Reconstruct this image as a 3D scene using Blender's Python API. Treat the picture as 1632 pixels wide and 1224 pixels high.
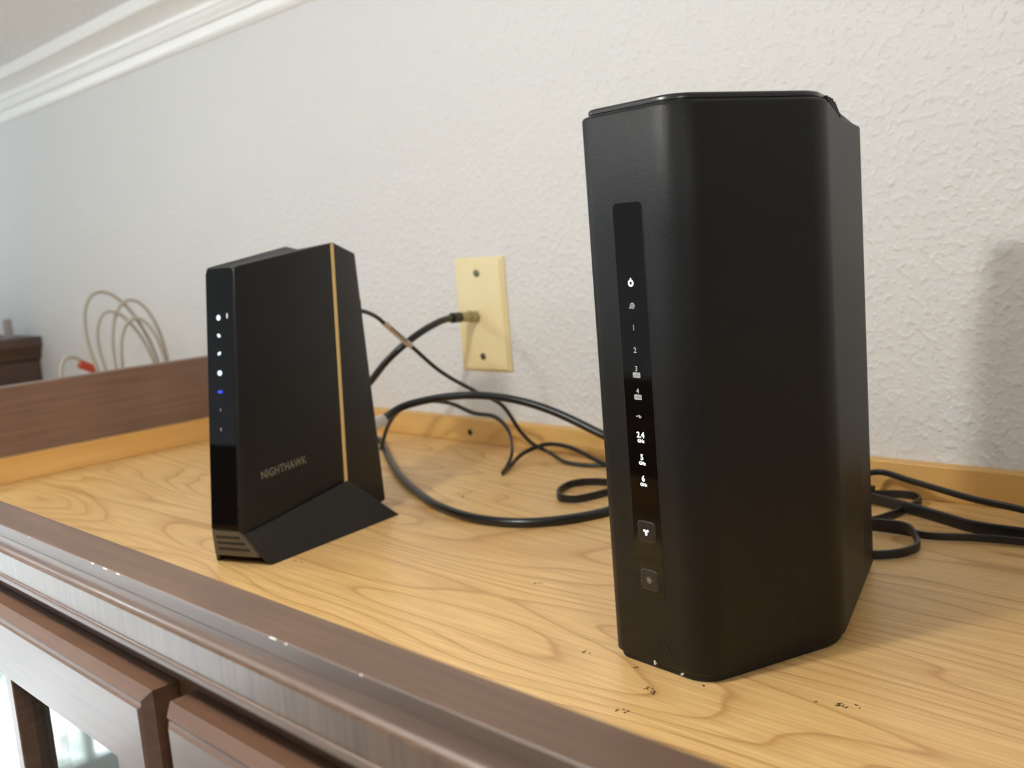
import bpy, bmesh, math, random
from mathutils import Vector, Matrix
random.seed(4)
for o in list(bpy.data.objects): bpy.data.objects.remove(o)
scn = bpy.context.scene
COL = scn.collection

# ------------------------------------------------------------------ camera
tilt, roll, yaw = 1.4285, -0.0816, 0.7964
cam = bpy.data.cameras.new('camera'); camo = bpy.data.objects.new('camera', cam); COL.objects.link(camo)
camo.matrix_world = Matrix.Translation((0.7332, -0.6863, 0.2018)) @ (Matrix.Rotation(yaw, 4, 'Z') @ Matrix.Rotation(tilt, 4, 'X') @ Matrix.Rotation(roll, 4, 'Z'))
cam.sensor_width = 36; cam.lens = 36 * 1600.8 / 1632; cam.clip_start = 0.01; cam.clip_end = 60
cam.dof.use_dof = True; cam.dof.focus_distance = 0.445; cam.dof.aperture_fstop = 14.5
scn.camera = camo
# ------------------------------------------------------------------ world, lamps, exposure
w = bpy.data.worlds.new('room_air'); scn.world = w; w.use_nodes = True
w.node_tree.nodes['Background'].inputs[0].default_value = (0.92, 0.97, 1.0, 1)
w.node_tree.nodes['Background'].inputs[1].default_value = 0.42
def lamp(loc, power, color, radius=0.025):
    l = bpy.data.lights.new('ceiling_lamp', 'POINT'); l.shadow_soft_size = radius; l.energy = power; l.color = color
    o = bpy.data.objects.new('ceiling_lamp', l); COL.objects.link(o); o.location = loc; return o
lamp((0.28, -0.76, 0.52), 7.4, (1.0, 0.975, 0.925))      # a row of three ceiling lamps
lamp((1.05, -0.76, 0.50), 2.3, (1.0, 0.965, 0.90))
lamp((-0.52, -0.78, 0.50), 3.5, (0.90, 0.96, 1.0))
scn.view_settings.view_transform = 'Standard'; scn.view_settings.look = 'None'
scn.view_settings.exposure = 0.33; scn.view_settings.gamma = 1.0; scn.view_settings.use_curve_mapping = False

# ------------------------------------------------------------------ materials
def srgb(r, g, b):
    f = lambda c: (c / 255 / 12.92) if c / 255 <= 0.04045 else ((c / 255 + 0.055) / 1.055) ** 2.4
    return (f(r), f(g), f(b), 1)
def mat(name, col, rough=0.5, metal=0.0, spec=0.5, coat=0.0):
    m = bpy.data.materials.new(name); m.use_nodes = True; b = m.node_tree.nodes['Principled BSDF']
    b.inputs['Base Color'].default_value = col; b.inputs['Roughness'].default_value = rough
    b.inputs['Metallic'].default_value = metal; b.inputs['Specular IOR Level'].default_value = spec
    b.inputs['Coat Weight'].default_value = coat; b.inputs['Coat Roughness'].default_value = 0.12
    return m
def N(m, t, **kw):
    n = m.node_tree.nodes.new(t)
    for k, v in kw.items():
        if hasattr(n, k): setattr(n, k, v)
        else: n.inputs[k.replace('_', ' ')].default_value = v
    return n
def L(m, a, b): m.node_tree.links.new(a, b)
def coords(m, scale=(1, 1, 1), rot=(0, 0, 0), loc=(0, 0, 0)):
    tc = N(m, 'ShaderNodeTexCoord'); mp = N(m, 'ShaderNodeMapping')
    mp.inputs['Scale'].default_value = scale; mp.inputs['Rotation'].default_value = rot; mp.inputs['Location'].default_value = loc
    L(m, tc.outputs['Object'], mp.inputs['Vector']); return mp.outputs['Vector']
def ramp(m, fac, stops):
    r = N(m, 'ShaderNodeValToRGB'); e = r.color_ramp.elements
    while len(e) < len(stops): e.new(0.5)
    for i, (p, c) in enumerate(stops): e[i].position = p; e[i].color = c
    L(m, fac, r.inputs['Fac']); return r.outputs['Color']
def mixc(m, fac, a, b, mode='MIX'):
    n = N(m, 'ShaderNodeMix', data_type='RGBA', blend_type=mode)
    if isinstance(fac, float): n.inputs[0].default_value = fac
    else: L(m, fac, n.inputs[0])
    for s, v in ((6, a), (7, b)):
        if isinstance(v, tuple): n.inputs[s].default_value = v
        else: L(m, v, n.inputs[s])
    return n.outputs[2]
def bump(m, height, strength, dist, normal=None):
    n = N(m, 'ShaderNodeBump'); n.inputs['Strength'].default_value = strength; n.inputs['Distance'].default_value = dist
    L(m, height, n.inputs['Height'])
    if normal: L(m, normal, n.inputs['Normal'])
    return n.outputs['Normal']
def bsdf(m): return m.node_tree.nodes['Principled BSDF']

def plaster(name, col, relief=1.0):
    m = mat(name, col, 0.55, spec=0.3); v = coords(m)
    a = N(m, 'ShaderNodeTexNoise', Scale=175.0, Detail=1.5, Roughness=0.4); L(m, v, a.inputs['Vector'])
    b_ = N(m, 'ShaderNodeTexNoise', Scale=75.0, Detail=2.0); L(m, v, b_.inputs['Vector'])
    ra = ramp(m, a.outputs['Fac'], [(0.50, (0, 0, 0, 1)), (0.80, (1, 1, 1, 1))])
    ad = N(m, 'ShaderNodeMath', operation='MULTIPLY_ADD'); L(m, ra, ad.inputs[0]); ad.inputs[1].default_value = 0.7; L(m, b_.outputs['Fac'], ad.inputs[2])
    L(m, bump(m, ad.outputs[0], 0.50 * relief, 0.0026), bsdf(m).inputs['Normal']); return m
M = {}
M['wall'] = plaster('painted_plaster', srgb(223, 223, 222))
M['ceiling'] = plaster('ceiling_paint', srgb(240, 243, 246), 0.8)
M['crown'] = mat('white_gloss_paint', srgb(240, 240, 238), 0.3)
M['floor'] = mat('floor_tile', srgb(196, 190, 180), 0.4)

def maple(name):
    m = mat(name, srgb(214, 165, 95), 0.33, spec=0.45)
    v = coords(m, (1, 1, 1))
    n0 = N(m, 'ShaderNodeTexNoise', Scale=1.0, Detail=2.0, Roughness=0.45)
    L(m, coords(m, (1.7, 9, 6)), n0.inputs['Vector'])
    # contour lines of a stretched noise field give cathedral figure
    mu = N(m, 'ShaderNodeMath', operation='MULTIPLY'); L(m, n0.outputs['Fac'], mu.inputs[0]); mu.inputs[1].default_value = 24.0
    sx = N(m, 'ShaderNodeSeparateXYZ'); L(m, v, sx.inputs[0])
    md = N(m, 'ShaderNodeMath', operation='MULTIPLY_ADD'); L(m, sx.outputs['Y'], md.inputs[0]); md.inputs[1].default_value = 34.0; L(m, mu.outputs[0], md.inputs[2])
    fr = N(m, 'ShaderNodeMath', operation='FRACT'); L(m, md.outputs[0], fr.inputs[0])
    lines = ramp(m, fr.outputs[0], [(0.0, (0.12,) * 3 + (1,)), (0.45, (0.0,) * 3 + (1,)), (0.82, (0.35,) * 3 + (1,)), (0.93, (1, 1, 1, 1)), (1.0, (0.12,) * 3 + (1,))])
    n1 = N(m, 'ShaderNodeTexNoise', Scale=1.0, Detail=4.0, Roughness=0.6); L(m, coords(m, (14, 420, 60)), n1.inputs['Vector'])
    n2 = N(m, 'ShaderNodeTexNoise', Scale=1.0, Detail=2.0); L(m, coords(m, (3, 8, 4), loc=(3, 1, 0)), n2.inputs['Vector'])
    base = mixc(m, n2.outputs['Fac'], srgb(222, 178, 112), srgb(236, 202, 144))
    fine = ramp(m, n1.outputs['Fac'], [(0.4, (0.80, 0.74, 0.66, 1)), (0.6, (1, 1, 1, 1))])
    c = mixc(m, 0.75, base, fine, 'MULTIPLY')
    lf = N(m, 'ShaderNodeMath', operation='MULTIPLY'); L(m, lines, lf.inputs[0]); lf.inputs[1].default_value = 0.68
    c = mixc(m, lf.outputs[0], c, srgb(172, 118, 60))
    L(m, c, bsdf(m).inputs['Base Color'])
    L(m, bump(m, n1.outputs['Fac'], 0.06, 0.001), bsdf(m).inputs['Normal']); return m
M['maple'] = maple('maple_laminate')
def pine(name):
    m = mat(name, srgb(205, 145, 70), 0.45)
    n = N(m, 'ShaderNodeTexNoise', Scale=1.0, Detail=4.0); L(m, coords(m, (5, 5, 60)), n.inputs['Vector'])
    k = N(m, 'ShaderNodeTexNoise', Scale=9.0, Detail=2.0); L(m, coords(m), k.inputs['Vector'])
    c = ramp(m, n.outputs['Fac'], [(0.3, srgb(206, 156, 84)), (0.7, srgb(234, 194, 124))])
    c = mixc(m, k.outputs['Fac'], c, srgb(216, 166, 92)); L(m, c, bsdf(m).inputs['Base Color']); return m
M['pine'] = pine('pine_cleat')
def walnut(name, lo, hi, rough, grain=(8, 300, 300)):
    m = mat(name, hi, rough, spec=0.5, coat=0.08)
    n = N(m, 'ShaderNodeTexNoise', Scale=1.0, Detail=5.0, Roughness=0.6); L(m, coords(m, grain), n.inputs['Vector'])
    k = N(m, 'ShaderNodeTexNoise', Scale=14.0, Detail=2.0); L(m, coords(m), k.inputs['Vector'])
    c = ramp(m, n.outputs['Fac'], [(0.3, lo), (0.7, hi)])
    c = mixc(m, 0.35, c, ramp(m, k.outputs['Fac'], [(0.35, (0.72, 0.68, 0.65, 1)), (0.65, (1.1, 1.08, 1.05, 1))]), 'MULTIPLY')
    L(m, c, bsdf(m).inputs['Base Color'])
    L(m, bump(m, n.outputs['Fac'], 0.12, 0.0006), bsdf(m).inputs['Normal']); return m
M['walnut'] = walnut('stained_wood', srgb(108, 82, 68), srgb(130, 102, 86), 0.45, (300, 9, 300))
M['walnut_x'] = walnut('stained_wood_moulding', srgb(82, 61, 47), srgb(102, 78, 61), 0.42, (9, 300, 300))
M['walnut_ribbed'] = walnut('stained_wood_cross_grain', srgb(82, 60, 44), srgb(112, 86, 65), 0.34, (420, 40, 18))
M['walnut_door'] = walnut('stained_wood_door', srgb(94, 67, 50), srgb(114, 84, 64), 0.33, (10, 120, 300))
M['walnut_dark'] = walnut('stained_wood_frame', srgb(88, 58, 38), srgb(112, 76, 51), 0.4, (9, 300, 300))

M['walnut_far'] = walnut('stained_wood_far', srgb(72, 53, 45), srgb(88, 67, 57), 0.5, (9, 300, 300))
def plastic(name, col, rough, grain=0.0, gs=1800.0, spec=0.5):
    m = mat(name, col, rough, spec=spec)
    if grain:
        n = N(m, 'ShaderNodeTexNoise', Scale=gs, Detail=1.0); L(m, coords(m), n.inputs['Vector'])
        L(m, bump(m, n.outputs['Fac'], grain, 0.0004), bsdf(m).inputs['Normal'])
    return m
M['router'] = plastic('matte_black_plastic', srgb(15, 15, 15), 0.48, 0.35, spec=0.28)
M['router_lid'] = plastic('satin_black_plastic', srgb(28, 28, 28), 0.32)
M['gloss'] = plastic('gloss_black_plastic', srgb(6, 6, 7), 0.06, spec=0.4)
M['button'] = plastic('button_black', srgb(20, 20, 20), 0.35)
M['modem'] = plastic('modem_black', srgb(18, 17, 17), 0.5, 0.15, spec=0.32)
M['foot'] = plastic('modem_foot', srgb(25, 25, 26), 0.55, spec=0.4)
M['vent'] = plastic('vent_grey', srgb(70, 64, 56), 0.35)
M['black'] = plastic('dull_black', srgb(12, 12, 12), 0.7)
M['gold'] = mat('gold_stripe', srgb(222, 190, 124), 0.45, 0.2)
M['logo'] = mat('logo_print', srgb(118, 112, 98), 0.5)
M['coax'] = plastic('cable_black', srgb(24, 24, 24), 0.32)
M['cord'] = plastic('cord_black', srgb(28, 27, 26), 0.38)
M['nickel'] = mat('nickel', srgb(170, 160, 135), 0.3, 0.9)
M['screw'] = mat('screw_metal', srgb(125, 118, 96), 0.35, 0.8)
M['slot'] = mat('screw_slot', srgb(40, 36, 28), 0.7)
M['white_plastic'] = mat('white_plastic', srgb(215, 212, 205), 0.4)
M['ivory'] = mat('ivory_plastic', srgb(238, 222, 172), 0.35)
M['ivory_cord'] = mat('ivory_cord', srgb(176, 169, 156), 0.5)
M['red'] = mat('red_plastic', srgb(186, 72, 52), 0.45)
M['label'] = mat('label_paper', srgb(205, 186, 170), 0.6)
M['ink'] = mat('label_ink', srgb(80, 70, 64), 0.7)
M['grey'] = mat('grey_plastic', srgb(150, 144, 140), 0.5)
M['chip'] = mat('paint_chip', srgb(230, 228, 222), 0.6)
M['speck'] = mat('dark_speck', srgb(52, 36, 22), 0.8)
M['seam'] = mat('door_interior', srgb(20, 14, 10), 0.8)
M['cream'] = mat('cabinet_interior', srgb(205, 208, 204), 0.4)
def emit(name, col, s):
    m = mat(name, (0.02, 0.02, 0.02, 1), 0.4); b = bsdf(m); b.inputs['Emission Color'].default_value = col; b.inputs['Emission Strength'].default_value = s; return m
M['led'] = emit('led_white', (1, 1, 1, 1), 1.6)
M['led_cool'] = emit('led_cool_white', (0.75, 0.92, 1, 1), 1.0)
M['led_blue'] = emit('led_blue', (0.03, 0.06, 1.0, 1), 0.8)
M['print'] = mat('icon_print', srgb(185, 187, 185), 0.5)
M['print_dim'] = mat('icon_print_dim', srgb(120, 112, 110), 0.5)
M['daylight'] = emit('daylight_pane', (0.86, 0.94, 1.0, 1), 4.6)
_m = M['daylight']; _n = N(_m, 'ShaderNodeTexNoise', Scale=2.6, Detail=5.0, Roughness=0.6); L(_m, coords(_m), _n.inputs['Vector'])   # garden and sky outside
L(_m, ramp(_m, _n.outputs['Fac'], [(0.36, (0.05, 0.08, 0.06, 1)), (0.45, (0.50, 0.58, 0.56, 1)), (0.50, (0.86, 0.94, 1.0, 1))]), bsdf(_m).inputs['Emission Color'])
gm = mat('door_glass', (0.9, 0.96, 0.94, 1), 0.02); M['glass'] = gm
nt = gm.node_tree; out = nt.nodes['Material Output']
tr = N(gm, 'ShaderNodeBsdfTransparent'); gl = N(gm, 'ShaderNodeBsdfGlossy'); gl.inputs['Roughness'].default_value = 0.03
tr.inputs[0].default_value = (0.80, 0.90, 0.87, 1); mx = N(gm, 'ShaderNodeMixShader'); mx.inputs[0].default_value = 0.35
L(gm, tr.outputs[0], mx.inputs[1]); L(gm, gl.outputs[0], mx.inputs[2]); L(gm, mx.outputs[0], out.inputs['Surface'])

# ------------------------------------------------------------------ helpers
def tag(o, label=None, cat=None, group=None, kind=None):
    if label: o['label'] = label
    if cat: o['category'] = cat
    if group: o['group'] = group
    if kind: o['kind'] = kind
    return o
def empty(name, loc=(0, 0, 0), rz=0.0):
    o = bpy.data.objects.new(name, None); o.empty_display_size = 0.02; COL.objects.link(o); o.location = loc; o.rotation_euler = (0, 0, rz); return o
def obj(name, bm, m, parent=None, smooth=None, bevel=0.0, seg=2):
    me = bpy.data.meshes.new(name); bmesh.ops.recalc_face_normals(bm, faces=bm.faces[:]); bm.to_mesh(me); bm.free()
    return obj_me(name, me, m, parent, smooth, bevel, seg)
def obj_me(name, me, m, parent=None, smooth=None, bevel=0.0, seg=2):
    o = bpy.data.objects.new(name, me); COL.objects.link(o); me.materials.append(M[m] if isinstance(m, str) else m)
    if parent is not None: o.parent = parent
    if bevel:
        b = o.modifiers.new('bevel', 'BEVEL'); b.width = bevel; b.segments = seg; b.limit_method = 'ANGLE'; b.angle_limit = 0.5
        if smooth is None: smooth = 40
    if smooth is not None:
        me.polygons.foreach_set('use_smooth', [True] * len(me.polygons))
        ed = me.edges; 
        bmx = bmesh.new(); bmx.from_mesh(me)
        for e in bmx.edges:
            e.smooth = not (len(e.link_faces) == 2 and e.calc_face_angle(0) > math.radians(smooth))
        bmx.to_mesh(me); bmx.free()
    return o
def box(bm, a, b):
    x0, y0, z0 = a; x1, y1, z1 = b
    v = [bm.verts.new(p) for p in ((x0, y0, z0), (x1, y0, z0), (x1, y1, z0), (x0, y1, z0), (x0, y0, z1), (x1, y0, z1), (x1, y1, z1), (x0, y1, z1))]
    for f in ((0, 3, 2, 1), (4, 5, 6, 7), (0, 1, 5, 4), (1, 2, 6, 5), (2, 3, 7, 6), (3, 0, 4, 7)): bm.faces.new([v[i] for i in f])
    return bm
def B(a, b): return box(bmesh.new(), a, b)
def prism_x(pts, x0, x1):          # closed (y,z) outline extruded along x
    bm = bmesh.new(); a = [bm.verts.new((x0, y, z)) for y, z in pts]; b = [bm.verts.new((x1, y, z)) for y, z in pts]; n = len(pts)
    for i in range(n): bm.faces.new((a[i], a[(i + 1) % n], b[(i + 1) % n], b[i]))
    bm.faces.new(a[::-1]); bm.faces.new(b); return bm
def prism_y(pts, y0, y1):          # closed (x,z) outline extruded along y
    bm = bmesh.new(); a = [bm.verts.new((x, y0, z)) for x, z in pts]; b = [bm.verts.new((x, y1, z)) for x, z in pts]; n = len(pts)
    for i in range(n): bm.faces.new((a[i], a[(i + 1) % n], b[(i + 1) % n], b[i]))
    bm.faces.new(a[::-1]); bm.faces.new(b); return bm
def loft(rings, bm=None):
    bm = bm or bmesh.new(); R = [[bm.verts.new(p) for p in r] for r in rings]; n = len(R[0])
    for a, b in zip(R, R[1:]):
        for i in range(n): bm.faces.new((a[i], a[(i + 1) % n], b[(i + 1) % n], b[i]))
    bm.faces.new(R[0][::-1]); bm.faces.new(R[-1]); return bm
def hull(pts):
    bm = bmesh.new()
    for p in pts: bm.verts.new(p)
    r = bmesh.ops.convex_hull(bm, input=bm.verts[:])
    bmesh.ops.delete(bm, geom=[g for g in set(r['geom_interior'] + r['geom_unused']) if isinstance(g, bmesh.types.BMVert)], context='VERTS')
    return bm
def rounded(poly, radii, seg=10):  # ccw polygon with rounded corners
    out = []; n = len(poly)
    for i in range(n):
        p = Vector(poly[i]); a = (Vector(poly[i - 1]) - p).normalized(); b = (Vector(poly[(i + 1) % n]) - p).normalized()
        ang = a.angle(b); r = radii[i]; t = r / math.tan(ang / 2); c = p + (a + b).normalized() * (r / math.sin(ang / 2))
        s = p + a * t - c; e = p + b * t - c; sa = math.atan2(s.y, s.x); d = (math.atan2(e.y, e.x) - sa + math.pi) % (2 * math.pi) - math.pi
        for k in range(seg + 1): out.append((c.x + r * math.cos(sa + d * k / seg), c.y + r * math.sin(sa + d * k / seg)))
    return out
def offset(pts, d):                # shrink a ccw outline by d
    n = len(pts); res = []
    for i in range(n):
        p = Vector(pts[i]); t = (Vector(pts[(i + 1) % n]) - Vector(pts[i - 1])).normalized(); res.append((p.x - t.y * d, p.y + t.x * d))
    return res
def spline(pts, k=8):
    P = [Vector(p) for p in pts]; P = [P[0] * 2 - P[1]] + P + [P[-1] * 2 - P[-2]]; out = []
    for i in range(1, len(P) - 2):
        p0, p1, p2, p3 = P[i - 1:i + 3]
        def tj(a, b, t): return t + max((b - a).length, 1e-6) ** 0.5
        t0 = 0.0; t1 = tj(p0, p1, t0); t2 = tj(p1, p2, t1); t3 = tj(p2, p3, t2)
        for j in range(k):
            t = t1 + (t2 - t1) * j / k
            a1 = p0 * ((t1 - t) / (t1 - t0)) + p1 * ((t - t0) / (t1 - t0)); a2 = p1 * ((t2 - t) / (t2 - t1)) + p2 * ((t - t1) / (t2 - t1)); a3 = p2 * ((t3 - t) / (t3 - t2)) + p3 * ((t - t2) / (t3 - t2))
            b1 = a1 * ((t2 - t) / (t2 - t0)) + a2 * ((t - t0) / (t2 - t0)); b2 = a2 * ((t3 - t) / (t3 - t1)) + a3 * ((t - t1) / (t3 - t1))
            out.append(b1 * ((t2 - t) / (t2 - t1)) + b2 * ((t - t1) / (t2 - t1)))
    out.append(P[-2]); return out
def sweep(path, a, b=None, n=12, up=None, bm=None):   # tube (radius a) or flat ribbon (half height a along up, half thickness b)
    b = b or a; bm = bm or bmesh.new(); rings = []; nv = None
    for i, p in enumerate(path):
        t = (path[min(i + 1, len(path) - 1)] - path[max(i - 1, 0)]).normalized()
        if up is not None:
            u = Vector(up); u = (u - t * u.dot(t)).normalized()
        else:
            if nv is None: nv = t.orthogonal().normalized()
            nv = (nv - t * nv.dot(t)).normalized(); u = nv
        s = t.cross(u); ring = []
        for k in range(n):
            c, q = math.cos(2 * math.pi * k / n), math.sin(2 * math.pi * k / n)
            if b != a:
                c = math.copysign(abs(c) ** 0.45, c); q = math.copysign(abs(q) ** 0.45, q)
            ring.append(p + u * (a * c) + s * (b * q))
        rings.append(ring)
    return loft(rings, bm)
def disc(bm, c, r, n, depth, ax='y', r_in=0.0):
    """short cylinder (or ring) facing along ax, starting at c and rising by depth"""
    c = Vector(c); ux, uy, uz = {'y': (Vector((1, 0, 0)), Vector((0, 0, 1)), Vector((0, 1, 0))), 'z': (Vector((1, 0, 0)), Vector((0, 1, 0)), Vector((0, 0, 1)))}[ax]
    ang = [2 * math.pi * k / n for k in range(n)]
    o0 = [c + ux * (r * math.cos(t)) + uy * (r * math.sin(t)) for t in ang]; o1 = [p + uz * depth for p in o0]
    if not r_in: return loft([o0, o1], bm)
    i0 = [c + ux * (r_in * math.cos(t)) + uy * (r_in * math.sin(t)) for t in ang]; i1 = [p + uz * depth for p in i0]
    V = [[bm.verts.new(p) for p in r_] for r_ in (o0, o1, i1, i0)]
    for k in range(4):
        a, b = V[k], V[(k + 1) % 4]
        for i in range(n): bm.faces.new((a[i], a[(i + 1) % n], b[(i + 1) % n], b[i]))
    return bm
def text_mesh(body, size, depth=0.00005, bold=0.0, spacing=1.0):
    c = bpy.data.curves.new('lettering', 'FONT'); c.body = body; c.size = size; c.align_x = 'CENTER'; c.align_y = 'CENTER'; c.extrude = depth; c.offset = bold; c.resolution_u = 3; c.space_character = spacing
    o = bpy.data.objects.new('lettering', c); COL.objects.link(o); dg = bpy.context.evaluated_depsgraph_get()
    me = bpy.data.meshes.new_from_object(o.evaluated_get(dg)); bpy.data.objects.remove(o); me.materials.clear(); return me

# ------------------------------------------------------------------ the room
CZ = 0.548; FZ = -1.85
tag(obj('wall_back', B((-3.3, 0.0, FZ), (3.2, 0.12, CZ)), 'wall'), 'off-white textured plaster wall behind the two black towers', 'wall', kind='structure')
tag(obj('ceiling', B((-3.3, -4.0, CZ), (3.2, 0.12, CZ + 0.05)), 'ceiling'), 'white painted ceiling above the crown moulding', 'ceiling', kind='structure')
tag(obj('floor', B((-3.3, -4.0, FZ - 0.05), (3.2, 0.12, FZ)), 'floor'), 'floor of the room below the cabinet', 'floor', kind='structure')
bm = bmesh.new()
wy0, wy1, wz0, wz1 = -2.9, -0.75, -1.75, 0.15
for a, b in (((-3.4, -4, FZ), (-3.3, wy0, CZ)), ((-3.4, wy1, FZ), (-3.3, 0.12, CZ)), ((-3.4, wy0, FZ), (-3.3, wy1, wz0)), ((-3.4, wy0, wz1), (-3.3, wy1, CZ))): box(bm, a, b)
tag(obj('wall_left', bm, 'wall'), 'side wall holding the tall window', 'wall', kind='structure')
win = tag(empty('window_1', (-3.35, -1.8, wz0)), 'tall daylight window in the side wall', 'window', kind='structure')
obj('pane', B((-0.01, wy0 + 1.8, 0), (0.0, wy1 + 1.8, wz1 - wz0)), 'daylight', win)
for y in (wy0, -1.82, wy1 - 0.04): obj('window_frame', B((0.0, y + 1.8, 0), (0.05, y + 1.84, wz1 - wz0)), 'crown', win)
cr = [(0, 0.4833), (-0.004, 0.4836), (-0.0075, 0.487), (-0.010, 0.4925), (-0.012, 0.4990), (-0.0165, 0.5000), (-0.0165, 0.5035), (-0.0185, 0.5062), (-0.0205, 0.5090), (-0.0205, 0.5125)]
for k in range(11):
    t = k / 10 * math.pi / 2; cr.append((-0.022 - 0.031 * (1 - math.cos(t)), 0.5135 + 0.0165 * math.sin(t)))
cr += [(-0.056, 0.5300), (-0.0575, 0.5315), (-0.0575, 0.5470), (-0.056, CZ), (0, CZ)]
tag(obj('trim_1', prism_x(cr, -3.3, 3.2), 'crown', smooth=25), 'white crown moulding where the wall meets the ceiling', 'crown moulding', kind='structure')

# ------------------------------------------------------------------ cabinet the devices stand on
XL, XR = -0.350, 1.30
RZ = 0.0956
cab = tag(empty('display_cabinet', (0.45, -0.27, FZ)), 'brown wooden cabinet with glass doors and a recessed light wood top', 'cabinet')
def cobj(name, bm, m, **k):
    for v in bm.verts: v.co -= cab.location
    return obj(name, bm, m, cab, **k)
CY = -0.5446
cobj('top_panel', B((XL, -0.5256, -0.018), (XR, 0.0, 0.0)), 'maple')
# cleat along the wall with a nail hole
bm = B((XL + 0.012, -0.012, 0), (XR, -0.0002, 0.0245)); cobj('back_cleat', bm, 'pine', bevel=0.0008)
bm = bmesh.new(); disc(bm, (-0.023, -0.0125, 0.0105), 0.0032, 14, 0.0012, 'y'); cobj('nail_hole', bm, 'black')
cobj('side_cleat', B((XL, -0.53, 0), (XL + 0.012, -0.0005, 0.0255)), 'pine', bevel=0.0008)
cobj('front_cleat', B((XL, -0.5256, 0), (XR, -0.5136, 0.0255)), 'pine', bevel=0.0008)
cobj('side_rail', B((XL - 0.018, -0.5476, 0.0), (XL, -0.0005, RZ)), 'walnut', bevel=0.0008)
# front rail: flat board, cove flaring out, flat band, bead
cobj('front_rail', prism_x([(-0.5305, 0.0735), (-0.5305, RZ - 0.0004), (-0.5309, RZ), (-0.5475, RZ), (-0.5478, RZ - 0.0003), (-0.5478, 0.0898), (-0.5478, 0.0735)], XL - 0.018, XR), 'walnut_x', smooth=30)
pr_ = [(-0.5470, 0.0903)]
for k in range(9):
    t = k / 8 * math.pi / 2; pr_.append((-0.5480 - 0.0034 * (1 - math.cos(t)), 0.0903 - 0.0048 * math.sin(t)))
pr_ += [(-0.5520, 0.0855), (-0.5470, 0.0855)]
cobj('cove_moulding', prism_x(pr_, XL - 0.02, XR), 'walnut_x', smooth=40)
cobj('front_band', prism_x([(-0.5300, 0.0856), (-0.5521, 0.0856), (-0.5521, 0.0757), (-0.5300, 0.0757)], XL - 0.02, XR), 'walnut_ribbed')
bd = [(-0.5300, 0.0757)]
for k in range(11):
    t = -math.pi / 2 + k / 10 * math.pi; bd.append((-0.5519 - 0.0014 * math.cos(t), 0.0738 - 0.0019 * math.sin(t)))
bd.append((-0.5300, 0.0719))
cobj('bead_moulding', prism_x(bd, XL - 0.02, XR), 'walnut_x', smooth=50)
cobj('face_frame', B((XL - 0.018, CY, -0.045), (XR, CY + 0.019, 0.0722)), 'walnut_dark', bevel=0.0006)
cobj('back_panel', B((XL, -0.012, FZ + 0.05), (XR, -0.002, -0.018)), 'cream')
cobj('side_panel', B((XL - 0.018, CY, FZ), (XL, -0.001, 0.0)), 'walnut')
cobj('side_panel', B((XR, CY, FZ), (XR + 0.018, -0.001, RZ)), 'walnut')
cobj('plinth', B((XL, CY, FZ), (XR, -0.002, FZ + 0.08)), 'walnut_dark')
for z in (-0.16, -0.46):
    cobj('glass_shelf', B((XL + 0.002, -0.50, z), (XR - 0.002, -0.015, z + 0.006)), 'glass')
def door(x0, x1, zt, zb, mull, fr=0.038):
    yb, yf, c, cz = -0.5449, -0.5580, 0.0034, 0.0045
    # frame with a chamfered outer edge and an opening for the pane
    out_b = [(x0, zb), (x1, zb), (x1, zt), (x0, zt)]
    ring = lambda pts, y: [(x, y, z) for x, z in pts]
    ins = lambda d, e: [(x0 + d, zb + e), (x1 - d, zb + e), (x1 - d, zt - e), (x0 + d, zt - e)]
    bm = bmesh.new(); n = 4
    loops = [ring(out_b, yb), ring(out_b, yf + c + 0.0006), ring(ins(0.003, cz - 0.001), yf + 0.0008), ring(ins(0.003, cz), yf + 0.0014), ring(ins(0.0038, cz + 0.0012), yf + 0.0008), ring(ins(0.005, cz + 0.002), yf), ring(ins(fr, fr + 0.003), yf), ring(ins(fr, fr + 0.003), yb)]
    V = [[bm.verts.new(p) for p in r] for r in loops]
    for k in range(len(V)):
        a, b = V[k], V[(k + 1) % len(V)]
        for i in range(4): bm.faces.new((a[i], a[(i + 1) % 4], b[(i + 1) % 4], b[i]))
    d = cobj('door', bm, 'walnut_door')
    def sub(name, bm, m, **k):
        for v in bm.verts: v.co -= cab.location
        return obj(name, bm, m, d, **k)
    sub('pane', B((x0 + fr - 0.002, -0.5505, zb + fr), (x1 - fr + 0.002, -0.5475, zt - fr - 0.001)), 'glass')
    for mx_ in mull: sub('mullion', B((mx_ - 0.0035, -0.5574, zb + fr - 0.001), (mx_ + 0.0035, -0.5455, zt - fr - 0.002)), 'walnut_door', bevel=0.0005)
    for z in (-0.30, -0.75): sub('glazing_bar', B((x0 + fr - 0.001, -0.5574, z - 0.0035), (x1 - fr + 0.001, -0.5455, z + 0.0035)), 'walnut_door', bevel=0.0005)
    return d
door(0.017, 0.4136, 0.062, -1.70, (0.145, 0.2718), 0.028)
door(0.4266, 0.826, 0.062, -1.70, (0.55, 0.70), 0.028)
door(0.839, 1.236, 0.062, -1.70, (0.98, 1.11), 0.028)
door(-0.36, 0.004, 0.062, -1.70, (-0.18,), 0.028)

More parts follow.
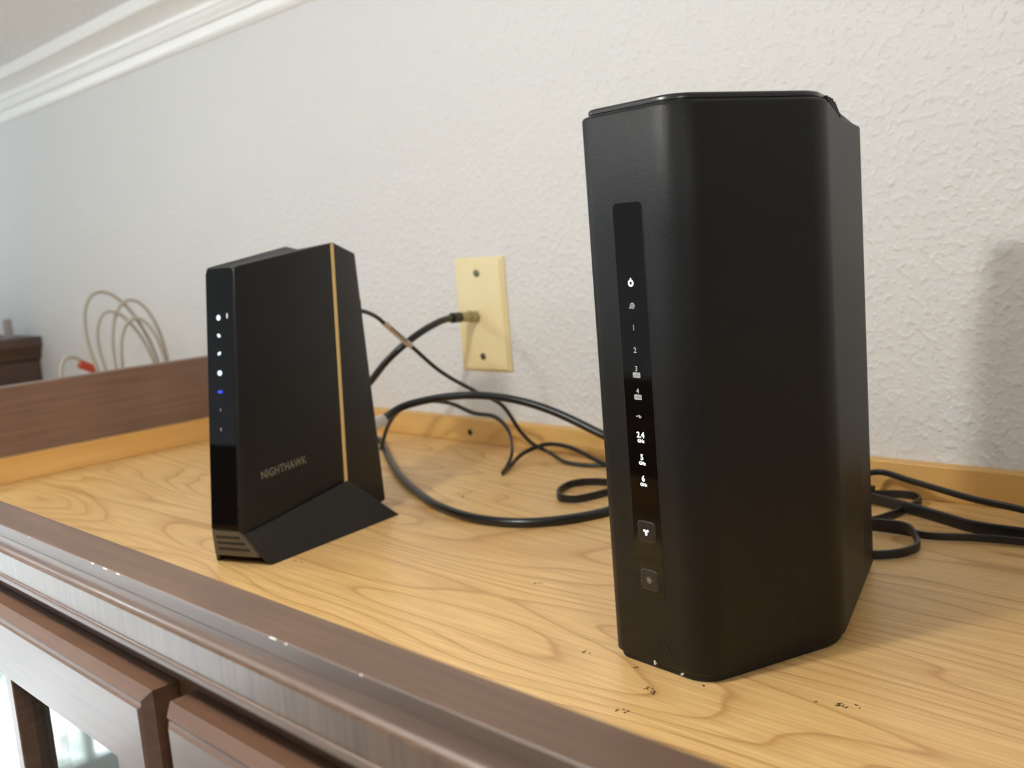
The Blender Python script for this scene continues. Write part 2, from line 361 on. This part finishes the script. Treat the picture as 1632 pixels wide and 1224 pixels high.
# ------------------------------------------------------------------ tall router
rt = tag(empty('tower_router', (0.4596, -0.255, 0)), 'tall matte black tower router with a strip of small white icons on its front', 'router')
def rp(p): return (p[0] - 0.4596, p[1] + 0.255, p[2])
poly = [(0.4325, -0.3375), (0.4872, -0.3415), (0.5135, -0.267), (0.4768, -0.158), (0.443, -0.158), (0.406, -0.262)]
ol = rounded(poly, [0.009, 0.016, 0.026, 0.005, 0.005, 0.02], 12)
def ztop(y): return 0.2526 if y < -0.264 else (0.2472 if y > -0.224 else 0.2526 - 0.0054 * ((y + 0.264) / 0.040) ** 1.3)
def ringz(o, z): return [rp((x, y, z)) for x, y in o]
def ringt(o, d): return [rp((x, y, ztop(y) - d)) for x, y in o]
# resample so the step in the top has points to follow
ol2 = []
for i in range(len(ol)):
    a, b = Vector(ol[i]), Vector(ol[(i + 1) % len(ol)]); k = max(1, int((b - a).length / 0.004))
    for j in range(k): ol2.append(tuple(a.lerp(b, j / k)))
ol = ol2
obj('body', loft([ringz(offset(ol, 0.0012), 0.0034), ringz(ol, 0.0046), ringz(ol, 0.10), ringz(ol, 0.20), ringt(ol, 0.0016), ringt(offset(ol, 0.0006), 0.0005), ringt(offset(ol, 0.0018), 0.0)]), 'router', rt, smooth=45)
obj('base', loft([ringz(offset(ol, 0.003), 0.0), ringz(offset(ol, 0.0022), 0.0012), ringz(offset(ol, 0.0022), 0.0036)]), 'black', rt, smooth=45)
lid_poly = [(x, min(y, -0.228)) for x, y in offset(ol, 0.0030)]
lid = []
for p in lid_poly:
    if not lid or (abs(p[1] + 0.228) > 1e-6) or abs(lid[-1][1] + 0.228) > 1e-6: lid.append(p)
# keep only the two end points of the clipped edge
cl = [p for p in lid_poly if p[1] < -0.2281]
s = max(range(len(cl)), key=lambda i: (Vector(cl[i]) - Vector(cl[i - 1])).length); cl = cl[s:] + cl[:s]
obj('lid', loft([ringz(offset(cl, 0.0004), 0.2500), ringz(offset(cl, 0.0004), 0.2532), ringz(cl, 0.2535), ringz(cl, 0.2548), ringz(offset(cl, 0.0006), 0.2556), ringz(offset(cl, 0.0016), 0.2559)]), 'router_lid', rt, smooth=45)
# sloping vent block behind the lid with slots in its flanks
gx = lambda y, sgn: (0.5135 - (y + 0.267) * 0.3367 - 0.0028) if sgn > 0 else (0.406 + (y + 0.262) * 0.3558 + 0.0028)
pts = []
for y, zt_ in ((-0.249, 0.2553), (-0.229, 0.2553), (-0.2265, 0.2546), (-0.205, 0.2478)):
    for sgn in (1, -1):
        x = gx(y, sgn) - (0.0015 * sgn if y < -0.24 else 0); pts += [rp((x, y, zt_)), rp((x, y, 0.244))]
grille = obj('vent_block', hull(pts), 'vent', rt, bevel=0.0004)
for k in range(4):
    for sgn in (1, -1):
        ya = -0.2500 + 0.0066 * k; yb = ya + 0.0150
        obj('vent_slot', sweep([Vector(rp((gx(ya, sgn) + 0.0004 * sgn, ya, 0.2540 - 0.0010 * (k > 2)))), Vector(rp((gx(yb, sgn) + 0.0004 * sgn, yb, 0.2486 if k < 2 else 0.2478)))], 0.0010, 0.0009, 6, (0, 0, 1)), 'black', grille)
# front face frame: local x along the face, y into the body
phi = math.atan2(-0.004, 0.0547)
def face(x):    # y of the front face at x
    return -0.3375 + (x - 0.4325) * (-0.004 / 0.0547)
def fobj(name, bm, m, parent, x, z, lift=0.0, **k):
    """place a mesh drawn in the x-z plane (depth towards -y) on the router's front face"""
    M4 = Matrix.Translation(Vector(rp((x, face(x) - lift, z)))) @ Matrix.Rotation(phi, 4, 'Z'); bm.transform(M4); return obj(name, bm, m, parent, **k)
def rrect(wd, ht, r, seg=5): return rounded([(-wd / 2, -ht / 2), (wd / 2, -ht / 2), (wd / 2, ht / 2), (-wd / 2, ht / 2)], [r] * 4, seg)
def plate(o, y0, y1, ch=0.0):
    f = lambda q, y: [(x, y, z) for x, z in q]
    if ch: return loft([f(o, y0), f(o, y1 + ch), f(offset(o, ch), y1)])
    return loft([f(o, y0), f(o, y1)])
PW, PZ0, PZ1 = 0.0166, 0.0360, 0.2136; PX = 0.4580; PC = (PZ0 + PZ1) / 2
bm = plate(rrect(PW + 0.0006, PZ1 - PZ0 + 0.0006, 0.0024), 0.001, -0.00006); fobj('panel_seam', bm, 'black', rt, PX, PC)
panel = fobj('front_panel', plate(rrect(PW, PZ1 - PZ0, 0.0022), 0.001, -0.00035, 0.0002), 'gloss', rt, PX, PC)
def mesh_on_face(name, me, m, parent, x, z, lift=0.0004):
    M4 = Matrix.Translation(Vector(rp((x, face(x) - lift, z)))) @ Matrix.Rotation(phi, 4, 'Z') @ Matrix.Rotation(math.pi / 2, 4, 'X'); me.transform(M4)
    return obj_me(name, me, m, parent)
IX = 0.4579
bm = bmesh.new(); disc(bm, (0, 0, 0), 0.00155, 20, -0.0001, 'y', 0.00075); box(bm, (-0.0003, -0.0001, 0.0010), (0.0003, 0, 0.0022)); fobj('power_icon', bm, 'led', panel, IX, 0.1789, 0.00042)
bm = bmesh.new(); disc(bm, (0.0001, 0, 0), 0.00135, 20, -0.0001, 'y', 0.0010); disc(bm, (0.0001, 0, 0), 0.0006, 12, -0.0001, 'y', 0.0003)
bm2 = bmesh.new(); disc(bm, (-0.0015, 0, -0.0009), 0.0004, 8, -0.0001, 'y'); bm2.free(); fobj('internet_icon', bm, 'print', panel, IX, 0.1690, 0.00042)
for s_, z, sz in (('1', 0.1593, 0.0034), ('2', 0.1493, 0.0034), ('3', 0.1411, 0.0032), ('4', 0.1311, 0.0032)):
    mesh_on_face('numeral', text_mesh(s_, sz, 0.00003, 0.00004), 'print', panel, IX, z, 0.00045)
for z in (0.1383, 0.1284):
    b_ = fobj('speed_badge', plate(rrect(0.0043, 0.0023, 0.0004, 3), 0.0002, -0.0001), 'print', panel, IX, z, 0.0004)
    mesh_on_face('lettering', text_mesh('2.5G', 0.0018, 0.00002), 'black', panel, IX, z, 0.00054)
bm = bmesh.new(); box(bm, (-0.0014, -0.0001, -0.0001), (0.0015, 0, 0.0001)); disc(bm, (-0.0014, 0, 0), 0.0004, 10, -0.0001, 'y'); box(bm, (-0.0006, -0.0001, 0.0), (0.0006, 0, 0.00065)); box(bm, (-0.0002, -0.0001, -0.0007), (0.0010, 0, 0.0)); fobj('usb_icon', bm, 'print', panel, IX, 0.1197, 0.00042)
for s_, z in (('2.4', 0.1112), ('5', 0.1010), ('6', 0.0912)):
    mesh_on_face('numeral', text_mesh(s_, 0.0037, 0.00003, 0.00008), 'led', panel, IX, z, 0.00045)
    mesh_on_face('lettering', text_mesh('GHz', 0.0021, 0.00003, 0.00005), 'led', panel, IX, z - 0.0027, 0.00045)
for z, ic in ((0.0667, 0), (0.0440, 1)):
    fobj('button_seam', plate(rrect(0.0107, 0.0101, 0.0020), 0.0005, -0.00045), 'black', panel, PX, z)
    fobj('button_rim', plate(rrect(0.0104, 0.0098, 0.0019), 0.0005, -0.00052), 'vent', panel, PX, z)
    bt = fobj('button', plate(rrect(0.0100, 0.0094, 0.0018), 0.0005, -0.0009, 0.0003), 'button', rt, PX, z)
    bm = bmesh.new()
    if ic == 0:
        for q in range(3):
            a = math.radians(90 + 60 + 120 * q); disc(bm, (0.00105 * math.cos(a), 0, 0.00105 * math.sin(a)), 0.00062, 12, -0.0001, 'y')
            a0 = Vector((0, 0, 0)); e = Vector((0.00105 * math.cos(a), -0.00005, 0.00105 * math.sin(a))); sweep([Vector((0, -0.00005, 0)), e], 0.0004, 0.0004, 6, bm=bm)
        fobj('link_icon', bm, 'led', bt, PX, z, 0.00092)
    else:
        disc(bm, (0, 0, 0), 0.00062, 14, -0.0001, 'y', 0.0004)
        for q in range(8):
            a = math.pi / 4 * q; disc(bm, (0.0013 * math.cos(a), 0, 0.0013 * math.sin(a)), 0.00022, 8, -0.0001, 'y')
        fobj('brightness_icon', bm, 'print', bt, PX, z, 0.00092)
# white paint chips on the lower rim and a dark scratch
for x, z, sx_, sz_ in ((0.4575, 0.0040, 0.0009, 0.0021), (0.4733, 0.0028, 0.0010, 0.0009)):
    fobj('paint_chip', plate(rrect(sx_, sz_, 0.0003, 2), 0.001, -0.0003, 0.0001), 'chip', rt, x, z)
bm = bmesh.new(); sweep([Vector((-0.0040, 0.0, 0.006)), Vector((0.0005, 0, -0.0005)), Vector((0.0042, 0.0, -0.0055))], 0.00035, 0.00035, 6, bm=bm); fobj('scratch', bm, 'black', rt, 0.4655, 0.0120, -0.0001)

# ------------------------------------------------------------------ modem with gold stripe
TH = 0.35
md = tag(empty('cable_modem', (0.1273, -0.3609, 0), TH), 'black angular tower modem with a gold stripe and splayed feet', 'modem')
def zu(ub, ut, z, zt): return ub + (ut - ub) * z / zt
top = [(-0.0115, 0.0105, 0.1985), (0.0115, 0.0105, 0.1985), (0.0135, 0.0137, 0.1995), (0.0218, 0.1115, 0.2106), (0.014, 0.1500, 0.2012), (-0.014, 0.1500, 0.2012), (-0.0218, 0.1115, 0.2106), (-0.0135, 0.0137, 0.1995)]
bot = [(-0.0115, -0.0180, 0.004), (0.0115, -0.0180, 0.004), (0.0135, -0.0150, 0.004), (0.0305, 0.0826, 0.004), (0.020, 0.149, 0.004), (-0.020, 0.149, 0.004), (-0.0305, 0.0826, 0.004), (-0.0135, -0.0150, 0.004)]
bot[0] = (-0.0100, 0.0, 0.004); bot[1] = (0.0100, 0.0, 0.004); bot[2] = (0.0125, 0.002, 0.004); bot[7] = (-0.0125, 0.002, 0.004)
mid = []
for t_, b_ in zip(top, [(-0.0115, -0.0180, 0.0), (0.0115, -0.0180, 0.0), (0.0135, -0.0150, 0.0)] + bot[3:7] + [(-0.0135, -0.0150, 0.0)]):
    f_ = (0.0262 - b_[2]) / (t_[2] - b_[2]); mid.append(tuple(b_[i] + (t_[i] - b_[i]) * f_ for i in range(3)))
bm = bmesh.new(); R_ = [[bm.verts.new(p) for p in r] for r in [bot, mid] + [[tuple(m_[i] + (t_[i] - m_[i]) * q / 8 for i in range(3)) for m_, t_ in zip(mid, top)] for q in range(1, 8)] + [top]]
for a, b in zip(R_, R_[1:]):
    for i in range(8): bm.faces.new((a[i], a[(i + 1) % 8], b[(i + 1) % 8], b[i]))
bm.faces.new(R_[0][::-1]); T_ = R_[-1]
cv = bm.verts.new((0, 0.080, 0.2062))
for i in range(8): bm.faces.new((T_[i], T_[(i + 1) % 8], cv))
obj('body', bm, 'modem', md, bevel=0.0009)
# glossy front strip following the slope of the front
def fu(z): return -0.0180 + (0.0105 + 0.0180) * z / 0.1985
bm = hull([(sx_ * 0.0113, fu(z) - d, z) for sx_ in (-1, 1) for z, d in ((0.0275, 0.0010), (0.0275, -0.002), (0.1955, 0.0010), (0.1955, -0.002))] + [(sx_ * 0.0095, fu(0.1995) - 0.0006, 0.1988) for sx_ in (-1, 1)])
strip = obj('front_strip', bm, 'gloss', md, bevel=0.0004)
sl = math.atan2(0.0285, 0.1985)
def on_strip(bm, wv, z, lift=0.0011): bm.transform(Matrix.Translation((wv, fu(z) - lift, z)) @ Matrix.Rotation(-sl, 4, 'X')); return bm
for z, m_, sx_, sz_, rot in ((0.1665, 'led_cool', 0.0020, 0.0023, 0), (0.1548, 'led_cool', 0.0019, 0.0014, -0.6), (0.1431, 'led_cool', 0.0019, 0.0013, 0.6), (0.1303, 'led_cool', 0.0023, 0.0022, 0.2), (0.1180, 'led_blue', 0.0026, 0.0013, 0.0), (0.1062, 'print_dim', 0.0006, 0.0014, 0), (0.0934, 'print_dim', 0.0009, 0.0014, 0)):
    bm = bmesh.new(); disc(bm, (0, 0, 0), 1.0, 16, -0.00012, 'y'); bm.transform(Matrix.Rotation(-rot, 4, 'Y') @ Matrix.Diagonal((sx_ * 0.85, 1, sz_ * 0.85, 1)))
    obj('indicator_light', on_strip(bm, -0.0008, z), m_, strip)
bm = bmesh.new(); disc(bm, (0, 0, 0), 1.0, 12, -0.00012, 'y'); bm.transform(Matrix.Diagonal((0.0008, 1, 0.0020, 1))); obj('painted_glint', on_strip(bm, 0.0065, 0.1675), 'print', strip)  # pale oval painted in for a small reflection on the glossy strip
# vent grille below the strip
vp = [(0.0112, -0.0150, 0.0264), (-0.0112, -0.0150, 0.0264), (-0.0190, -0.0060, 0.0065), (0.0190, -0.0060, 0.0065)]
vent = obj('vent_panel', hull([p for p in vp] + [(x, y + 0.004, z) for x, y, z in vp]), 'vent', md, bevel=0.0004)
for k in range(3):
    z = 0.0218 - 0.0048 * k; t = (0.0264 - z) / 0.0199; y = -0.0150 + 0.009 * t; wv = 0.0082 + 0.0070 * t
    obj('vent_slot', B((-wv, y - 0.0004, z - 0.0009), (wv, y + 0.002, z + 0.0009)), 'black', vent)
for sx_ in (1, -1):
    P0 = (0.0158, -0.0085, 0.0245); T1 = (0.0243, 0.0, 0.0); T2 = (0.0478, 0.1243, 0.0); PK = (0.0309, 0.0850, 0.0366)
    pts = [P0, (P0[0] - 0.003, P0[1] - 0.002, P0[2] - 0.001), T1, (0.0215, -0.0018, 0.0), T2, (0.0440, 0.1238, 0.0), PK, (0.022, 0.085, 0.030), (0.018, 0.08, 0.001), (0.013, -0.004, 0.012)]
    obj('foot', hull([(sx_ * a, b, c) for a, b, c in pts]), 'foot', md, bevel=0.0005)
    # gold stripe down the rear corner
    e0 = Vector((0.0301, 0.0838, 0.012)); e1 = Vector((0.0218, 0.1110, 0.2099))
    q = [e0, e1, e1 + Vector((-0.00025, -0.0029, -0.0003)), e0 + Vector((-0.0005, -0.0028, 0.0))]; off = Vector((0.0005, -0.0001, 0)); inn = Vector((-0.0008, 0.0, 0))
    obj('gold_stripe', hull([((p + o_).x * sx_, (p + o_).y, (p + o_).z) for p in q for o_ in (off, inn)]), 'gold', md)
# lettering on the side panel
def side(t, z):
    g = Vector(mid[2]).lerp(Vector(top[2]), (z - 0.0262) / 0.173); h = Vector(mid[3]).lerp(Vector(top[3]), (z - 0.0262) / 0.173); return g.lerp(h, t)
t0 = side(0.155, 0.0582); t1 = side(0.585, 0.0589); ex = (t1 - t0).normalized(); ey = (side(0.37, 0.07) - side(0.37, 0.05)).normalized(); nz = ex.cross(ey).normalized(); ey = nz.cross(ex)
me = text_mesh('NIGHTHAWK', 0.0078, 0.00005, 0.00012, 1.08)
wd = max(v.co.x for v in me.vertices) - min(v.co.x for v in me.vertices); k = (t1 - t0).length / wd
c_ = (t0 + t1) / 2 + nz * 0.0002
M4 = Matrix(((ex.x, ey.x, nz.x, c_.x), (ex.y, ey.y, nz.y, c_.y), (ex.z, ey.z, nz.z, c_.z), (0, 0, 0, 1)))
me.transform(M4 @ Matrix.Diagonal((k, 1.0, 1, 1))); lg = obj_me('lettering', me, 'logo', md)
obj('rear_port_panel', B((-0.015, 0.1465, 0.03), (0.015, 0.1500, 0.165)), 'black', md)

# ------------------------------------------------------------------ wall plate
wp = tag(empty('wall_plate', (0, 0, 0.1302)), 'ivory wall plate with two screws and a coax jack', 'wall plate')
f3 = lambda d, y: [(x, y, z) for x, z in rrect(0.070 - 2 * d, 0.114 - 2 * d, 0.0012, 3)]
obj('plate', loft([f3(0, -0.0002), f3(0, -0.0015), f3(0.0028, -0.0048), f3(0.0050, -0.0056)]), 'ivory', wp, smooth=20)
for z in (0.0415, -0.0415):
    bm = bmesh.new(); disc(bm, (0, -0.0056, z), 0.0036, 18, -0.0013, 'y'); s_ = obj('screw', bm, 'screw', wp, bevel=0.0005)
    bm = B((-0.0034, -0.0072, -0.0004), (0.0034, -0.0068, 0.0004)); bm.transform(Matrix.Translation((0, 0, z)) @ Matrix.Rotation(0.7, 4, 'Y')); obj('screw_slot', bm, 'slot', s_)
bm = bmesh.new(); disc(bm, (-0.006, -0.0056, -0.001), 0.0062, 6, -0.003, 'y'); obj('jack_nut', bm, 'nickel', wp)

# ------------------------------------------------------------------ coaxial cable
cx = tag(empty('coaxial_cable', (-0.006, -0.0086, 0.129)), 'thick black coax cable looping from the wall jack to the modem', 'cable')
def cpath(pts, base): return spline([Vector(p) - Vector(base) for p in pts], 10)
bz = cx.location
pts = [(-0.006, -0.030, 0.1305), (-0.003, -0.045, 0.1310), (0.0005, -0.060, 0.1297), (0.0013, -0.085, 0.1225), (-0.0038, -0.105, 0.1113), (-0.0168, -0.115, 0.0982), (-0.0353, -0.120, 0.0809), (-0.070, -0.122, 0.055), (-0.118, -0.112, 0.028), (-0.150, -0.085, 0.011), (-0.150, -0.058, 0.005), (-0.116, -0.058, 0.0036), (-0.081, -0.079, 0.0036), (-0.010, -0.125, 0.0036), (0.044, -0.157, 0.0036), (0.107, -0.188, 0.0036), (0.150, -0.205, 0.0036), (0.203, -0.214, 0.0036), (0.239, -0.205, 0.0036), (0.261, -0.184, 0.0036), (0.275, -0.150, 0.0036), (0.284, -0.118, 0.008), (0.276, -0.094, 0.020), (0.255, -0.088, 0.032), (0.2243, -0.090, 0.0423), (0.1779, -0.100, 0.0614), (0.1455, -0.110, 0.0706), (0.1108, -0.120, 0.0741), (0.0732, -0.130, 0.0716), (0.0415, -0.145, 0.0648), (0.036, -0.155, 0.0600), (0.040, -0.170, 0.0560)]
obj('jacket', sweep(cpath(pts, bz), 0.0034, n=14), 'coax', cx, smooth=60)
def tube(name, p0, p1, r, m, parent, base, n=14, **k): return obj(name, sweep([Vector(p0) - Vector(base), Vector(p1) - Vector(base)], r, n=n), m, parent, smooth=50, **k)
tube('connector', (-0.006, -0.0084, 0.129), (-0.006, -0.0285, 0.1305), 0.0050, 'nickel', cx, bz)
tube('connector_nut', (-0.006, -0.0086, 0.129), (-0.006, -0.0150, 0.1296), 0.0064, 'nickel', cx, bz, 6)
tube('connector_boot', (-0.006, -0.0275, 0.1305), (-0.0045, -0.0390, 0.1310), 0.0052, 'coax', cx, bz)
tube('connector', (0.0395, -0.168, 0.0563), (0.052, -0.205, 0.052), 0.0055, 'white_plastic', cx, bz)

# ------------------------------------------------------------------ thin cords left of the router
def cord(name, label, pts, a, b=None, up=None, m='cord', cat='cord', group=None, n=10):
    base = Vector(pts[0]); o = obj(name, sweep(cpath(pts, base), a, b, n=n, up=up), m, smooth=60); o.location = base; return tag(o, label, cat, group)
pc = tag(empty('power_cord', (0.052, -0.2075, 0.153)), 'thin black power cord with a paper label hanging behind the modem', 'cord')
pA = [(0.058, -0.2120, 0.153), (0.0480, -0.194, 0.1535), (0.0436, -0.180, 0.1525), (0.0354, -0.160, 0.1455), (0.0330, -0.150, 0.1384), (0.0429, -0.130, 0.1155), (0.0550, -0.110, 0.0910), (0.0782, -0.090, 0.0702), (0.0925, -0.075, 0.0572), (0.0940, -0.055, 0.0290), (0.0965, -0.042, 0.0145), (0.1060, -0.032, 0.0058), (0.135, -0.043, 0.0022), (0.159, -0.045, 0.0022), (0.179, -0.0365, 0.0022), (0.24, -0.030, 0.0022), (0.31, -0.035, 0.0022)]
sp = cpath(pA, pc.location)
obj('cable', sweep(sp, 0.0018, n=10), 'cord', pc, smooth=60)
la, lb = Vector((0.0325, -0.1500, 0.1388)) - pc.location, Vector((0.0426, -0.1305, 0.1160)) - pc.location
lab = obj('label_flag', sweep([la, la.lerp(lb, 0.5), lb], 0.0034, 0.0021, 12, (0.6, -0.6, 0.5)), 'label', pc, smooth=50)
d_ = (lb - la); up_ = Vector((0.6, -0.6, 0.5)); up_ = (up_ - d_ * (up_.dot(d_) / d_.dot(d_))).normalized(); sd = d_.normalized().cross(up_)
v2c = (Vector((0.7332, -0.6863, 0.2018)) - (pc.location + la)).normalized()
sd = sd if sd.dot(v2c) > 0 else -sd
fa = up_ if up_.dot(v2c) > abs(sd.dot(v2c)) else sd
for k in range(7):
    p = la.lerp(lb, 0.24 + 0.085 * k); e_ = sd if fa is up_ else up_; h = 0.0035 if fa is up_ else 0.0022
    obj('label_print', sweep([p + fa * h - e_ * 0.0009, p + fa * h + e_ * 0.0009], 0.0007, n=6), 'ink', lab)
cord('flat_cable', 'thin flat black cord bending down to the light wood behind the coax loop', [(-0.0723, -0.090, 0.0040), (-0.061, -0.085, 0.0306), (-0.045, -0.080, 0.0454), (-0.0173, -0.070, 0.0528), (0.0035, -0.060, 0.0510), (0.0383, -0.060, 0.0434), (0.0679, -0.060, 0.0413), (0.0897, -0.065, 0.0292), (0.0960, -0.070, 0.0133), (0.1045, -0.085, 0.0050), (0.1130, -0.1000, 0.0022), (0.1120, -0.0985, 0.0024), (0.1000, -0.076, 0.0030), (0.0910, -0.050, 0.0076), (0.1005, -0.032, 0.0126), (0.1277, -0.030, 0.0127), (0.1762, -0.040, 0.0050), (0.23, -0.050, 0.0022), (0.30, -0.055, 0.0022)], 0.0019, 0.0012, (0, 0, 1))
cord('ribbon_cable', 'flat black cable folded into a narrow loop left of the tall router', [(0.30, -0.075, 0.0034), (0.255, -0.080, 0.0034), (0.221, -0.086, 0.0034), (0.205, -0.092, 0.0034), (0.197, -0.104, 0.0034), (0.204, -0.127, 0.0034), (0.218, -0.140, 0.0034), (0.231, -0.138, 0.0034), (0.237, -0.124, 0.0034), (0.243, -0.104, 0.0034), (0.275, -0.089, 0.0034), (0.31, -0.094, 0.0034)], 0.0031, 0.0011, (0, 0, 1))
# ------------------------------------------------------------------ cords right of the router
cord('flat_cable', 'thin black cord running highest along the wood cleat right of the router', [(0.400, -0.060, 0.0190), (0.411, -0.034, 0.0195), (0.419, -0.026, 0.0200), (0.445, -0.036, 0.0190), (0.468, -0.049, 0.0195), (0.499, -0.064, 0.0195), (0.530, -0.075, 0.0200), (0.60, -0.090, 0.0130), (0.70, -0.100, 0.0022)], 0.0021, 0.0014, (0, 0, 1))
cord('ribbon_cable', 'wide flat black ribbon cable sweeping right from behind the tall router', [(0.395, -0.045, 0.0085), (0.419, -0.048, 0.0075), (0.453, -0.057, 0.0062), (0.478, -0.066, 0.0056), (0.502, -0.074, 0.0050), (0.529, -0.074, 0.0048), (0.60, -0.070, 0.0046), (0.70, -0.072, 0.0046)], 0.0042, 0.0011, (0, 0, 1))
cord('ribbon_cable', 'flat black cable curled in a loop behind the wide ribbon cable', [(0.385, -0.030, 0.0042), (0.412, -0.0300, 0.0042), (0.426, -0.0225, 0.0042), (0.440, -0.0205, 0.0042), (0.449, -0.030, 0.0042), (0.450, -0.044, 0.0042), (0.4460, -0.066, 0.0032), (0.439, -0.088, 0.0032), (0.415, -0.105, 0.0032), (0.385, -0.110, 0.0032)], 0.0029, 0.0011, (0, 0, 1))
cord('flat_cable', 'thin black cord lying in front of the wide ribbon cable', [(0.42, -0.112, 0.0034), (0.444, -0.0995, 0.0034), (0.463, -0.0975, 0.0034), (0.484, -0.0985, 0.0034), (0.507, -0.0895, 0.0034), (0.531, -0.084, 0.0034), (0.60, -0.082, 0.0034), (0.70, -0.086, 0.0034)], 0.0024, 0.0012, (0, 0, 1))
cord('ribbon_cable', 'short black cable loop lying nearest the router on its right side', [(0.450, -0.120, 0.0030), (0.462, -0.134, 0.0030), (0.4625, -0.1445, 0.0030), (0.470, -0.1470, 0.0030), (0.478, -0.1415, 0.0030), (0.484, -0.132, 0.0030), (0.4855, -0.119, 0.0030), (0.4815, -0.1110, 0.0040), (0.473, -0.1040, 0.0085), (0.458, -0.1035, 0.0088), (0.435, -0.108, 0.0080)], 0.0027, 0.0012, (0, 0, 1))
pg = tag(empty('cable_plug', (0.411, -0.0375, 0)), 'small black plug lying behind the tall router', 'plug')
obj('plug_body', B((-0.014, -0.0035, 0.0), (0.0050, 0.0035, 0.0150)), 'cord', pg, bevel=0.001)
obj('plug_tip', B((0.0050, -0.0025, 0.0040), (0.0090, 0.0025, 0.0125)), 'black', pg, bevel=0.0006)

# ------------------------------------------------------------------ beyond the side rail
lc = tag(empty('lower_cabinet', (-0.78, -0.2, FZ)), 'low cabinet beyond the brown side rail', 'cabinet')
obj('top_panel', B((-0.42, -0.34, -FZ - 0.02), (0.411, 0.1995, -FZ)), 'maple', lc); obj('carcass', B((-0.42, -0.33, 0), (0.411, 0.1995, -FZ - 0.02)), 'walnut', lc)
nb = tag(empty('corner_cabinet', (-1.60, -0.3, FZ)), 'dark brown cabinet with moulded top edge at the far left', 'cabinet')
pz = [(0.0, -0.06), (0.375, -0.06), (0.379, 0.020), (0.381, 0.052), (0.390, 0.056), (0.392, 0.066), (0.398, 0.074), (0.402, 0.080), (0.4025, 0.094), (0.400, 0.0965), (0.0, 0.0965)]
obj('crown_rail', prism_y([(x, z - FZ) for x, z in pz], -0.26, 0.2995), 'walnut_far', nb, smooth=30)
obj('carcass', B((0.0, -0.25, 0), (0.372, 0.2995, -FZ - 0.06)), 'walnut_far', nb)
gp = tag(empty('wall_adapter', (-1.215, -0.050, 0.0965)), 'small grey adapter standing on the far brown cabinet', 'adapter')
obj('adapter_body', B((-0.009, -0.006, 0.0), (0.009, 0.006, 0.036)), 'grey', gp, bevel=0.002); obj('adapter_tip', B((-0.004, -0.003, 0.036), (0.004, 0.003, 0.041)), 'white_plastic', gp, bevel=0.001)
def arch(c, ry, h, lean, off, tw):
    pts = []
    for k in range(0, 29):
        t = 2 * math.pi * k / 28 - math.pi / 2
        zz = h / 2 + h / 2 * math.sin(t)
        pts.append((c[0] + off + tw * math.cos(t), c[1] + ry * math.cos(t) + lean * zz, 0.0025 + zz))
    return pts
cl_ = []
for h, ry, lean, off in ((0.176, 0.036, -0.24, 0.0), (0.162, 0.030, -0.06, 0.012), (0.150, 0.028, -0.24, 0.006), (0.138, 0.024, -0.06, 0.018)):
    p = arch((-0.56, -0.105), ry, h, lean, off, 0.012); cl_ += p if not cl_ else p
cb = [Vector(p) for p in cl_]; base = Vector((-0.55, -0.108, 0.0))
o = obj('coiled_cable', sweep(spline([p - base for p in cb], 3), 0.0024, n=8), 'ivory_cord', smooth=60); o.location = base
tag(o, 'coil of thin ivory cable standing upright beyond the brown rail', 'cable')
ph = tag(empty('jumper_wire', (-0.60, -0.19, 0)), 'short ivory wire with a red plug peeking over the brown rail', 'wire')
pts = [(-0.02, 0.012, 0.002), (0.0, -0.004, 0.05), (0.0, -0.004, 0.085), (0.0, 0.004, 0.0960), (0.0, 0.015, 0.0960), (0.0, 0.026, 0.0880)]
obj('wire', sweep(spline([Vector(p) for p in pts], 8), 0.0024, n=8), 'ivory_cord', ph, smooth=60)
obj('red_plug', sweep([Vector((0, 0.020, 0.0870)), Vector((0, 0.040, 0.0760))], 0.0058, 0.0045, 8, (0, 0, 1)), 'red', ph)

# ------------------------------------------------------------------ dark specks on the wood top
bm = bmesh.new()
for cx_, cy_, sp_, n_ in ((0.4660, -0.3560, 0.0022, 5), (0.4710, -0.3580, 0.0022, 5), (0.4490, -0.3420, 0.0022, 3), (0.5435, -0.3210, 0.0045, 10), (0.3290, -0.2830, 0.0030, 4), (0.4180, -0.3420, 0.002, 3), (0.4845, -0.3400, 0.0015, 2), (0.130, -0.165, 0.006, 5), (0.5305, -0.3260, 0.0012, 1), (0.16, -0.34, 0.004, 2), (0.4700, -0.3790, 0.0030, 5)):
    for k in range(n_):
        x = cx_ + random.uniform(-sp_, sp_); y = cy_ + random.uniform(-sp_, sp_) * 0.6; a = random.uniform(0, 3.14); l = random.uniform(0.0003, 0.0009); t = random.uniform(0.00014, 0.00028)
        b2 = B((-l, -t, 0.0), (l, t, 0.00022)); b2.transform(Matrix.Translation((x, y, 0.00002)) @ Matrix.Rotation(a, 4, 'Z')); me = bpy.data.meshes.new('t'); b2.to_mesh(me); b2.free(); bm.from_mesh(me); bpy.data.meshes.remove(me)
tag(cobj('dark_specks', bm, 'speck'), kind='stuff')
# worn chips along the front rail edge
for x, l in ((0.493, 0.0022), (0.486, 0.006), (0.528, 0.002), (0.372, 0.006), (0.383, 0.005), (0.361, 0.004), (0.296, 0.0015)):
    cobj('edge_wear', B((x - l / 3, -0.54795, RZ - 0.0007), (x + l / 3, -0.5472, RZ - 0.0001)), 'chip', bevel=0.0003, seg=1)
